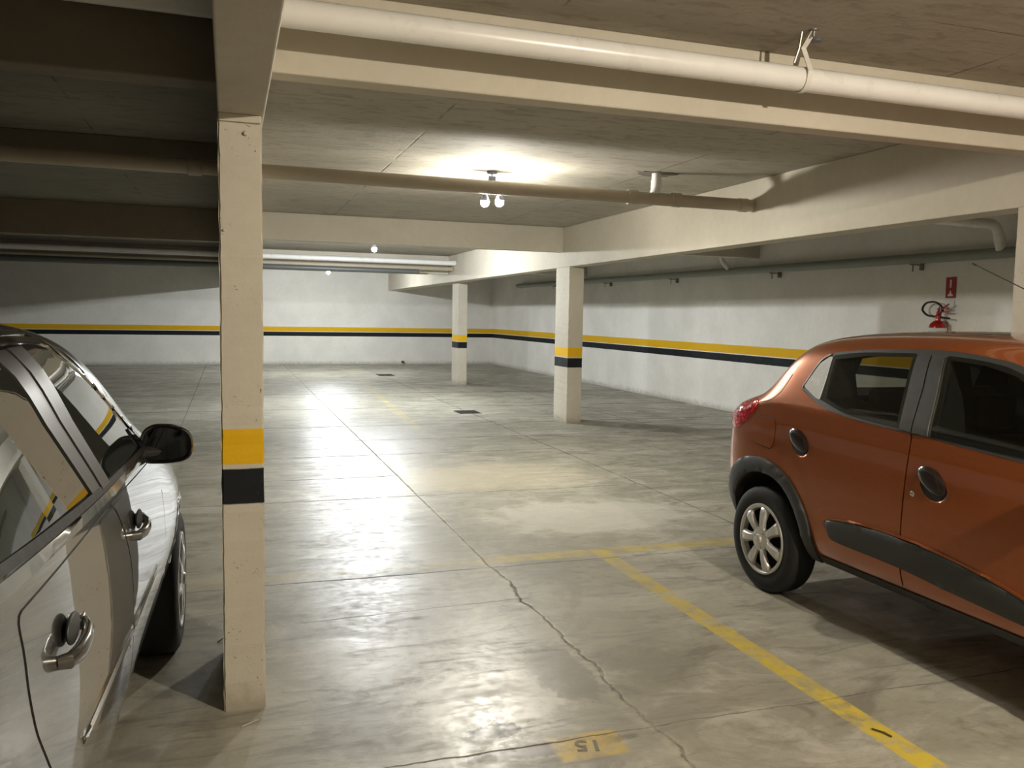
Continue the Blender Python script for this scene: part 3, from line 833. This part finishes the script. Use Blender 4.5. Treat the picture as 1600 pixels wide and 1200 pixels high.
# ---------------------------------------------------------------- copper hatchback
def copper_car():
    global wheels_z
    root = empty('hatchback_car', (3.69 * .962, 4.60 * .962, 1.5 * .038), -PI / 2, label='copper orange hatchback with black wheel arch cladding parked at the right', cat='car')
    root.scale = (.962, .962, .962)
    wheels_z = .285
    # s, zb, wb, ws, zs, wm, zm, wk, zk, wr, zr, zc
    R_ = [(.030, .36, .30, .50, .46, .52, .60, .48, .74, .36, .80, .82),
          (.045, .30, .46, .62, .42, .66, .60, .64, .80, .52, .92, .93),
          (.100, .26, .60, .70, .38, .745, .62, .725, .88, .62, 1.00, 1.01),
          (.210, .24, .66, .745, .36, .780, .62, .745, .96, .64, 1.04, 1.05),
          (.360, .22, .68, .765, .34, .795, .62, .760, .98, .66, 1.07, 1.10),
          (.480, .22, .68, .775, .32, .798, .62, .765, .99, .65, 1.17, 1.22),
          (.600, .22, .68, .780, .31, .797, .62, .765, 1.00, .62, 1.355, 1.398),
          (.760, .21, .68, .782, .30, .795, .62, .765, 1.00, .605, 1.398, 1.443),
          (1.05, .21, .68, .785, .30, .795, .62, .765, .99, .600, 1.423, 1.463),
          (1.50, .21, .68, .785, .30, .795, .62, .765, .98, .605, 1.433, 1.470),
          (1.95, .21, .68, .785, .30, .795, .62, .765, .97, .600, 1.415, 1.458),
          (2.30, .21, .68, .785, .30, .795, .62, .765, .96, .590, 1.36, 1.42),
          (2.60, .21, .68, .785, .30, .795, .62, .765, .95, .62, 1.18, 1.23),
          (2.80, .21, .68, .785, .30, .795, .62, .760, .94, .64, 1.03, 1.06),
          (3.05, .21, .68, .780, .31, .790, .62, .750, .90, .60, .98, 1.01),
          (3.35, .22, .62, .750, .34, .765, .60, .715, .82, .56, .91, .94),
          (3.55, .23, .52, .660, .36, .680, .58, .640, .76, .50, .84, .86),
          (3.66, .26, .40, .520, .38, .540, .56, .500, .68, .40, .74, .76)]
    # recesses behind the two handles on each side
    H1, H2 = (.845, .838), (1.757, .792)
    cuts = []
    for sd in (-1, 1):
        for (hs, hz), rr in ((H1, .098), (H2, .098)):
            cuts.append(obj('cut', ellipsoid((hs, sd * .800, hz), (rr, .032, .070), .42), [M['copper'], M['black']], None))
    def prism(poly, hw):
        bm = bmesh.new()
        f = bm.faces.new([bm.verts.new((p[0], -hw, p[1])) for p in poly])
        e = bmesh.ops.extrude_face_region(bm, geom=[f]); bmesh.ops.translate(bm, vec=(0, 2 * hw, 0), verts=[v for v in e['geom'] if isinstance(v, bmesh.types.BMVert)])
        for q in bm.faces: q.material_index = 1
        return obj('cut', bm, [M['copper'], M['black']], None, smooth=False)
    cabin = [(.78, .80), (2.40, .80), (2.42, 1.05), (2.12, 1.27), (1.95, 1.35), (1.05, 1.36), (.90, 1.30), (.80, 1.10)]
    cuts_w = [prism(cabin, .53),
              prism([(.985, 1.10), (.962, 1.20), (.945, 1.300), (1.15, 1.328), (1.46, 1.338), (1.48, 1.2), (1.505, 1.035), (1.15, 1.055)], 1.0),
              prism([(1.735, 1.015), (1.71, 1.18), (1.675, 1.335), (1.86, 1.322), (2.02, 1.288), (2.24, 1.18), (2.40, 1.07), (2.42, .995), (2.1, 1.000)], 1.0)]
    rw = prism([(-.5, 1.09), (-.5, 1.33), (1.12, 1.33), (1.12, 1.09)], .44); cuts_w.append(rw)
    body, bvh = make_body(R_, M['copper'], M['black'], root, .35, [(.56, .352, .46), (2.983, .352, .46)], cuts + cuts_w)
    for sd in (-1, 1):
        mine = cuts[:2] if sd < 0 else cuts[2:]
        # doors with dark gap lines
        rd = [(.705, .99), (.690, .955), (.705, .90), (.80, .80), (.92, .68), (.985, .56), (1.02, .44), (1.035, .285), (1.592, .285), (1.596, .50), (1.597, .80), (1.603, 1.0), (1.25, 1.02), (.95, 1.06), (.762, 1.13)]
        fd = [(1.603, .285), (2.62, .285), (2.60, .60), (2.62, .90), (2.60, .955), (2.2, .965), (1.613, .998), (1.607, .80), (1.606, .50)]
        for nm, poly, cc in (('rear_door', rd, mine[:1]), ('front_door', fd, mine[1:])):
            poly = rc(poly, .02, 3)
            panel('door_gap', grow(poly, .0025), bvh, M['gap'], body, sd, .0008, .003)
            d = panel(nm, poly, bvh, M['copper'], root, sd, .0045, .006, step=.03, cut=cc)
            for p_ in d.data.polygons: p_.use_smooth = True
            d.data.set_sharp_from_angle(angle=math.radians(35))
            hs, hz = (H1 if nm == 'rear_door' else H2)
            # handle flap: dark domed leaf over the upper part of the recess
            bm = bmesh.new(); nn = 20
            rows = []
            for i in range(nn + 1):
                a = 2 * PI * i / nn
                rows.append((math.cos(a), math.sin(a)))
            c = Matrix.Rotation(.52, 2)
            prev = None
            for lev, (sc2, yo) in enumerate(((1.0, .788), (1.0, .797), (.86, .805), (.5, .810), (.001, .811))):
                cur = []
                for (x, z) in rows[:-1]:
                    x2 = x * .088 * sc2; z2 = z * .052 * sc2 * (1 if z > 0 else .85)
                    xr = x2 * math.cos(.50) - -z2 * math.sin(.50) * 1; zr = -x2 * math.sin(.50) + z2 * math.cos(.50)
                    cur.append(bm.verts.new((hs - .006 + x2 * math.cos(.50) + z2 * math.sin(.50), sd * (yo - .012), hz + .016 + zr)))
                if prev:
                    for i in range(nn): bm.faces.new((prev[i], prev[(i + 1) % nn], cur[(i + 1) % nn], cur[i]))
                prev = cur
            bmesh.ops.remove_doubles(bm, verts=bm.verts, dist=1e-4)
            obj('door_handle', bm, M['handle_dark'], d)
            if nm == 'front_door':
                bm = bmesh.new(); lathe(bm, [(0, .008), (.009, .007), (.013, .003), (.013, -.012)], (1.657, sd * .791, .735), (0, sd, 0), 20)
                obj('door_lock', bm, M['chrome'], d)
        # black window surround, glass, pillar sash, pale rear quarter
        fr = cat2([(.775, 1.125), (.835, 1.275), (.90, 1.325), (1.0, 1.342), (1.20, 1.360), (1.47, 1.372), (1.69, 1.370), (1.88, 1.352), (2.05, 1.318), (2.30, 1.20), (2.55, 1.02), (2.60, .965)], 5)
        fr += cat2([(2.60, .953), (2.2, .962), (1.66, .996), (1.40, 1.006), (1.18, 1.022), (.97, 1.055), (.80, 1.120)], 5)
        panel('window_surround', fr, bvh, M['plastic'], root, sd, .006, .005, cut=cuts_w[1:3])
        rg = cat2([(.955, 1.090), (.945, 1.20), (.925, 1.312)], 3) + cat2([(.93, 1.318), (1.15, 1.342), (1.47, 1.352)], 4) + cat2([(1.478, 1.348), (1.50, 1.2), (1.525, 1.020)], 3) + cat2([(1.52, 1.016), (1.34, 1.024), (1.15, 1.040), (.96, 1.084)], 4)
        panel('rear_window', rg, bvh, M['film'], root, sd, .0085, .003)
        qg = [(.787, 1.142), (.842, 1.268), (.896, 1.308), (.918, 1.310), (.935, 1.20), (.944, 1.083), (.90, 1.095)]
        panel('quarter_trim', rc(qg, .012), bvh, M['quarter'], root, sd, .009, .003)
        panel('trim_edge', ribbon(cat2([(.776, 1.135), (.836, 1.277), (.90, 1.322)]), .008), bvh, M['chrome_soft'], root, sd, .010, .003)
        fg = cat2([(1.715, .998), (1.69, 1.18), (1.655, 1.345)], 3) + cat2([(1.665, 1.350), (1.86, 1.335), (2.03, 1.300), (2.26, 1.19), (2.45, 1.06), (2.50, .985)], 4) + [(2.46, .976), (2.1, .982)]
        panel('front_window', fg, bvh, M['film'], root, sd, .0085, .003)
        panel('pillar_sash', [(1.484, 1.346), (1.50, 1.22), (1.530, 1.008), (1.600, 1.003), (1.585, 1.2), (1.560, 1.350)], bvh, M['pillar_sash'], root, sd, .010, .003)
        panel('pillar_sash', [(1.570, 1.350), (1.595, 1.2), (1.608, 1.002), (1.700, .996), (1.678, 1.18), (1.645, 1.346)], bvh, M['pillar_sash'], root, sd, .012, .003)
        panel('window_channel', ribbon([(1.700, 1.00), (1.677, 1.18), (1.644, 1.34)], .007), bvh, M['chrome_soft'], root, sd, .013, .003)
        # fuel door (right side only), lamp, cladding
        if sd < 0:
            fl = rc([(.410, .905), (.450, .940), (.52, .953), (.602, .945), (.622, .90), (.615, .800), (.595, .775), (.425, .790), (.412, .82)], .03, 4)
            panel('filler_gap', grow(fl, .004), bvh, M['gap'], body, sd, .0006, .003)
            panel('fuel_door', fl, bvh, M['copper'], root, sd, .0040, .005, dome=.002)
        tl = [(.115, .985), (.22, 1.010), (.36, 1.040), (.412, 1.030), (.425, 1.012), (.40, .975), (.335, .915), (.27, .868), (.225, .845), (.10, .86)]
        panel('tail_lamp', rc(tl, .008), bvh, M['lens'], root, sd, .009, .012, step=.03, edge=.004)
        ao = cat2([(.115, .33), (.125, .43), (.165, .53), (.230, .615), (.330, .680), (.45, .708), (.58, .708), (.70, .675), (.82, .605), (.915, .50), (.965, .40), (.985, .30), (.985, .225)], 4)
        ai = cat2([(.905, .225), (.902, .32), (.875, .42), (.82, .51), (.74, .58), (.65, .618), (.55, .630), (.46, .620), (.37, .585), (.30, .525), (.25, .45), (.225, .36), (.217, .30)], 4)
        panel('wheel_arch_cladding', ao + ai, bvh, M['plastic'], root, sd, .020, .03, step=.03, edge=.007)
        af = lambda L: [(3.543 - p[0], p[1]) for p in L]
        panel('wheel_arch_cladding', af(ao) + af(ai), bvh, M['plastic'], root, sd, .020, .03, step=.03, edge=.007)
        ml = cat2([(1.10, .440), (1.085, .468), (1.12, .487), (1.28, .508), (1.49, .518), (1.76, .508), (2.06, .472), (2.30, .42)], 4) + cat2([(2.50, .345), (2.30, .332), (1.93, .352), (1.57, .378), (1.19, .385), (1.12, .400)], 4)
        panel('side_moulding', ml, bvh, M['plastic'], root, sd, .014, .010, step=.03, edge=.006)
        panel('moulding_lip', ribbon(cat2([(1.083, .478), (1.12, .495), (1.28, .517), (1.49, .527), (1.76, .517), (2.06, .481), (2.30, .430)], 5), .012), bvh, M['copper'], root, sd, .014, .012, edge=.004)
        panel('sill_cladding', rc([(1.0, .272), (1.0, .225), (2.56, .225), (2.56, .272)], .01), bvh, M['plastic'], root, sd, .006, .02)
        panel('tailgate_seam', ribbon(cat2([(.43, 1.025), (.53, 1.045), (.60, 1.10), (.64, 1.2)], 5), .005), bvh, M['gap'], body, sd, .001, .003)
        hl = rc([(3.22, .80), (3.20, .86), (3.38, .86), (3.56, .78), (3.60, .70), (3.42, .72)], .03)
        panel('head_lamp', hl, bvh, M['lens_clear'], root, sd, .010, .01)
        # door mirror
        bm = ellipsoid((2.58, sd * .895, 1.03), (.055, .105, .07)); mi = obj('door_mirror', bm, M['gloss_black'], root)
        bm = bmesh.new(); tube(bm, [(2.58, sd * .74, .985), (2.58, sd * .85, 1.0)], .022, 12); obj('mirror_arm', bm, M['plastic'], mi)
        rr_ = 0
        st = dict(n=7, a0=.12, bolts=3, hub=-.008, spoke=[(.26, .021, -.004), (.40, .026, -.010), (.55, .027, -.013), (.78, .036, -.010), (.97, .044, .002)])
        for s_ in (.56, 2.983):
            wheel(root, s_, sd, .795, .245, .3045, .200, .165, st, .165)
    # rear window, windscreen, bumper, plate
    panel('rear_windscreen', rc([(-.50, 1.08), (-.44, 1.34), (.44, 1.34), (.50, 1.08)], .04), bvh, M['film'], root, axis='rear', off=.006, th=.004)
    panel('windscreen', rc([(-.62, 1.06), (-.52, 1.36), (.52, 1.36), (.62, 1.06)], .05), bvh, M['tint'], root, axis='front', off=.006, th=.004)
    panel('rear_bumper_insert', rc([(-.56, .32), (-.60, .50), (.60, .50), (.56, .32)], .03), bvh, M['plastic'], root, axis='rear', off=.012, th=.01)
    panel('grille', rc([(-.40, .45), (-.46, .70), (.46, .70), (.40, .45)], .03), bvh, M['plastic'], root, axis='front', off=.010, th=.01)
    # roof aerial, raked back
    ax = 4.60 - 2.95
    bm = bmesh.new(); lathe(bm, [(0, .03), (.012, .028), (.022, .0), (.024, -.02)], (ax + .29, 0, 1.455), (-.3, 0, 1), 16)
    an = obj('aerial_base', bm, M['plastic'], root)
    bm = bmesh.new(); tube(bm, [(ax + .285, 0, 1.47), (1.171, 0, 1.813)], .0028, 8); tube(bm, [(1.19, 0, 1.804), (1.171, 0, 1.813)], .005, 8); obj('aerial_mast', bm, M['plastic'], an)
    # exhaust and axle between the wheels
    bm = bmesh.new(); tube(bm, [(.56, -.62, .27), (.56, .62, .27)], .03, 12); obj('rear_axle', bm, M['black'], root)
    for c in cuts + cuts_w: bpy.data.objects.remove(c)
    # seats seen through the glass
    for (s_, zt) in ((1.62, .98), (.98, .96)):
        for y in (-.30, .30):
            bm = bmesh.new(); box(bm, s_ - .05, s_ + .06, y - .21, y + .21, .82, zt)
            se = obj('seat_back', bm, M['black'], root, bevel=.04)
            bm = bmesh.new(); box(bm, s_ - .06, s_ + .03, y - .12, y + .12, zt + .03, zt + .19); hr = obj('head_rest', bm, M['black'], se, bevel=.03)
    return root
copper_car()

# ---------------------------------------------------------------- silver car
def silver_car():
    global wheels_z
    root = empty('hatchback_car', (-1.147, .55, 0), PI / 2 - math.radians(1.15), label='silver grey car with chrome window trim parked at the left edge', cat='car')
    wheels_z = .31
    R_ = [(.03, .38, .30, .56, .46, .58, .62, .55, .78, .44, .86, .88),
          (.08, .30, .55, .72, .42, .75, .66, .72, .90, .60, 1.02, 1.04),
          (.22, .26, .68, .79, .40, .83, .68, .79, 1.02, .66, 1.12, 1.15),
          (.45, .24, .72, .82, .40, .862, .63, .815, 1.06, .68, 1.22, 1.27),
          (.70, .24, .73, .83, .42, .872, .63, .828, 1.06, .69, 1.35, 1.41),
          (1.05, .23, .73, .835, .42, .872, .63, .835, 1.05, .685, 1.425, 1.47),
          (1.50, .23, .73, .835, .42, .870, .63, .835, 1.035, .682, 1.455, 1.495),
          (1.90, .23, .73, .835, .42, .870, .63, .835, 1.02, .680, 1.457, 1.497),
          (2.20, .23, .73, .835, .42, .872, .63, .835, 1.01, .680, 1.415, 1.470),
          (2.50, .23, .73, .835, .42, .874, .63, .835, 1.00, .690, 1.29, 1.375),
          (2.80, .23, .73, .84, .42, .878, .63, .835, .99, .71, 1.10, 1.20),
          (3.05, .23, .73, .85, .44, .884, .68, .830, .95, .70, 1.00, 1.04),
          (3.40, .24, .73, .85, .46, .888, .66, .820, .89, .70, .94, .985),
          (3.75, .25, .70, .82, .46, .862, .62, .790, .83, .66, .88, .93),
          (4.02, .26, .62, .73, .44, .770, .60, .720, .76, .58, .81, .85),
          (4.20, .30, .48, .58, .42, .60, .56, .56, .68, .46, .74, .76)]
    body, bvh = make_body(R_, M['silver'], M['black'], root, .5, [(.80, .36, .42), (3.40, .365, .42)], [])
    for sd in (-1, 1):
        rd = [(.842, 1.045), (.850, .985), (.842, .93), (.852, .86), (.915, .76), (1.03, .65), (1.12, .52), (1.17, .42), (1.18, .30), (1.838, .30), (1.845, .50), (1.857, .64), (1.890, .72), (1.895, .83), (1.845, .915), (1.755, .993), (1.66, 1.022)]
        rd = rc(rd, .03, 3)
        fd = rc([(1.848, .30), (2.78, .30), (2.765, .50), (2.745, .70), (2.755, .84), (2.70, .93), (2.60, .985), (2.2, 1.000), (1.70, 1.022), (1.765, .998), (1.855, .918), (1.905, .83), (1.900, .72), (1.867, .64), (1.855, .50)], .03, 3)
        for nm, poly, hc, hr in (('rear_door', rd, (1.10, .915), 0), ('front_door', fd, (2.06, .885), 0)):
            panel('door_gap', grow(poly, .0022), bvh, M['gap'], body, sd, .0008, .003)
            d = panel(nm, poly, bvh, M['silver'], root, sd, .0018, .003, step=.03)
            # handle: dark cup, chrome grip, keyhole block
            s0, z0 = hc
            y0 = .858
            bm = ellipsoid((s0 + .0, sd * (y0 - .002), z0 + .016), (.050, .008, .028), .08); cup = obj('handle_cup', bm, M['plastic'], d)
            bm = bmesh.new()
            pts = [(-.085, -.012, -.010), (-.078, .006, -.010), (-.045, .016, -.009), (0, .019, -.007), (.045, .016, -.004), (.072, .006, -.001), (.078, -.012, .0)]
            tube(bm, [(s0 + a, sd * (y0 + b), z0 + c) for a, b, c in pts], [.009, .011, .012, .012, .011, .010, .009], 14)
            bmesh.ops.scale(bm, vec=(1, 1, 1.35), space=Matrix.Translation((0, 0, -z0)), verts=bm.verts)
            obj('door_handle', bm, M['silver'], d)
            bm = bmesh.new(); box(bm, s0 + .070, s0 + .098, sd * (y0 - .01) - .003, sd * (y0 + .008) + .003, z0 - .016, z0 + .014); obj('handle_block', bm, M['chrome_soft'], d, bevel=.006)
        # side mouldings
        for a, b, za, zb in ((1.145, 1.838, .697, .652), (1.872, 2.50, .650, .634)):
            mp = panel('side_moulding', rc(ribbon([(a + (b - a) * k / 8, za + (zb - za) * k / 8) for k in range(9)], .014), .005, 2), bvh, M['sash_metal'], root, sd, .007, .006, step=.05, edge=.004)
            panel('chrome_insert', ribbon([(a + .004 + (b - a - .008) * k / 8, za + .003 + (zb - za) * k / 8) for k in range(9)], .0045), bvh, M['chrome'], mp, sd, .010, .004)
        # windows
        sur = cat2([(0.561, 1.114), (0.602, 1.291), (0.765, 1.373), (1.053, 1.404), (1.314, 1.416), (1.608, 1.421), (1.787, 1.408), (1.865, 1.368), (2.067, 1.286), (2.290, 1.173), (2.503, 1.047)], 5) + cat2([(2.521, 1.031), (2.262, 1.036), (1.604, 1.057), (1.087, 1.086), (0.582, 1.108)], 5)
        panel('window_surround', sur, bvh, M['gloss_black'], root, sd, .004, .004)
        rg = cat2([(0.608, 1.141), (0.638, 1.291), (0.779, 1.364), (1.061, 1.391), (1.318, 1.402)], 5) + cat2([(1.330, 1.400), (1.374, 1.261), (1.475, 1.097)], 3) + [(1.071, 1.116)]
        panel('rear_side_window', rg, bvh, M['tint_light'], root, sd, .0065, .003)
        fg = cat2([(1.710, 1.080), (1.612, 1.241), (1.564, 1.402)], 3) + cat2([(1.569, 1.405), (1.671, 1.402), (1.764, 1.387), (1.890, 1.335), (2.104, 1.236), (2.299, 1.114)], 5) + [(2.348, 1.067), (2.049, 1.067)]
        panel('front_side_window', fg, bvh, M['tint_light'], root, sd, .0065, .003)
        panel('door_sash', [(1.331, 1.404), (1.380, 1.261), (1.489, 1.089), (1.588, 1.080), (1.483, 1.251), (1.433, 1.407)], bvh, M['sash_metal'], root, sd, .010, .004)
        panel('door_sash', [(1.440, 1.407), (1.491, 1.251), (1.596, 1.080), (1.694, 1.076), (1.596, 1.241), (1.545, 1.407)], bvh, M['sash_metal'], root, sd, .013, .004)
        panel('chrome_window_trim', ribbon(cat2([(0.585, 1.152), (0.620, 1.301), (0.761, 1.379), (1.047, 1.409), (1.308, 1.421), (1.602, 1.424), (1.790, 1.411), (1.872, 1.370), (2.084, 1.283), (2.300, 1.173), (2.501, 1.052)], 6), .012), bvh, M['chrome'], root, sd, .011, .006, edge=.003)
        panel('roof_drip_trim', ribbon(cat2([(0.638, 1.364), (0.908, 1.416), (1.350, 1.435), (1.705, 1.439), (1.787, 1.430), (1.932, 1.387), (2.097, 1.301), (2.328, 1.184), (2.548, 1.057)], 6), .010), bvh, M['chrome_soft'], root, sd, .008, .006, edge=.003)
        panel('chrome_belt_trim', ribbon(cat2([(0.561, 1.111), (1.089, 1.082), (1.605, 1.055), (2.263, 1.033), (2.513, 1.028)], 6), .022), bvh, M['chrome_soft'], root, sd, .013, .008, edge=.005)
        panel('weather_strip', ribbon(cat2([(0.592, 1.133), (1.077, 1.106), (1.590, 1.078), (2.255, 1.053), (2.454, 1.047)], 6), .016), bvh, M['gap'], root, sd, .011, .006)
        panel('mirror_sail', rc([(2.356, 1.057), (2.293, 1.130), (2.481, 1.052)], .01), bvh, M['gloss_black'], root, sd, .012, .006)
        panel('fender_seam', ribbon([(2.79, .30), (2.775, .5), (2.757, .7), (2.77, .84)], .004), bvh, M['gap'], body, sd, .0008, .002)
        panel('wheel_arch_lip', ribbon([(3.40 + .372 * math.cos(a), .31 + .372 * math.sin(a)) for a in [PI * (k - 1) / 26 for k in range(29)]], .022), bvh, M['silver'], body, sd, .006, .01, edge=.004)
        panel('side_lamp', rc([(3.85, .70), (3.80, .78), (4.02, .74), (4.08, .66)], .03), bvh, M['lens_clear'], root, sd, .008, .01)
        # door mirror: housing, glass, arm
        mc = Vector((2.48, sd * .897, 1.055))
        bm = bmesh.new()
        outline = [(-.098, -.045), (-.098, .022), (-.080, .052), (-.045, .066), (.02, .064), (.072, .050), (.096, .024), (.102, -.008), (.094, -.040), (.066, -.058), (0, -.064), (-.07, -.062)]
        P = [(y * .82, z) for y, z in rc(outline, .02, 3)]
        levels = [(-.030, .90, 0), (-.034, .97, 0), (-.026, 1.02, 0), (.0, 1.03, 0), (.035, .97, 0), (.065, .80, 0), (.085, .50, 0), (.092, .15, 0)]
        prev = None; first = None
        for (dx, sc2, _) in levels:
            cur = [bm.verts.new(mc + Vector((dx, sd * y * sc2, z * sc2))) for y, z in P]
            if prev:
                for i in range(len(P)): bm.faces.new((prev[i], prev[(i + 1) % len(P)], cur[(i + 1) % len(P)], cur[i]))
            else:
                inner = [bm.verts.new(mc + Vector((-.016, sd * y * .86, z * .84))) for y, z in P]
                for i in range(len(P)): bm.faces.new((inner[i], inner[(i + 1) % len(P)], cur[(i + 1) % len(P)], cur[i]))
                bm.faces.new(inner)
            prev = cur
        bm.faces.new(prev)
        mh = obj('door_mirror', bm, M['gloss_black'], root)
        bm = bmesh.new()
        g1 = [bm.verts.new(mc + Vector((-.020, sd * y * .84, z * .82))) for y, z in P]; g2 = [bm.verts.new(mc + Vector((-.012, sd * y * .84, z * .82))) for y, z in P]
        bm.faces.new(g1); bm.faces.new(g2)
        for i in range(len(P)): bm.faces.new((g1[i], g1[(i + 1) % len(P)], g2[(i + 1) % len(P)], g2[i]))
        obj('mirror_glass', bm, M['mirror'], mh, smooth=False)
        bm = bmesh.new(); tube(bm, [(2.47, sd * .76, 1.035), (2.475, sd * .82, 1.03), (2.49, sd * .88, 1.03)], [.034, .028, .030], 14); obj('mirror_arm', bm, M['gloss_black'], mh)
        st = dict(n=7, a0=.1, bolts=5, hub=-.004, spoke=[(.22, .016, -.002), (.40, .013, -.006), (.65, .015, -.008), (.97, .022, .0)])
        for s_ in (.80, 3.40):
            wheel(root, s_, sd, .868, .31, .312, .205, .2, st, .205)
    panel('windscreen', rc([(-.66, 1.12), (-.54, 1.40), (.54, 1.40), (.66, 1.12)], .05), bvh, M['tint_light'], root, axis='front', off=.006, th=.004)
    panel('rear_windscreen', rc([(-.52, 1.14), (-.46, 1.36), (.46, 1.36), (.52, 1.14)], .05), bvh, M['tint_light'], root, axis='rear', off=.006, th=.004)
    bm = bmesh.new(); tube(bm, [(3.40, -.66, .30), (3.40, .66, .30)], .03, 12); obj('front_axle', bm, M['black'], root)
    return root
silver_car()
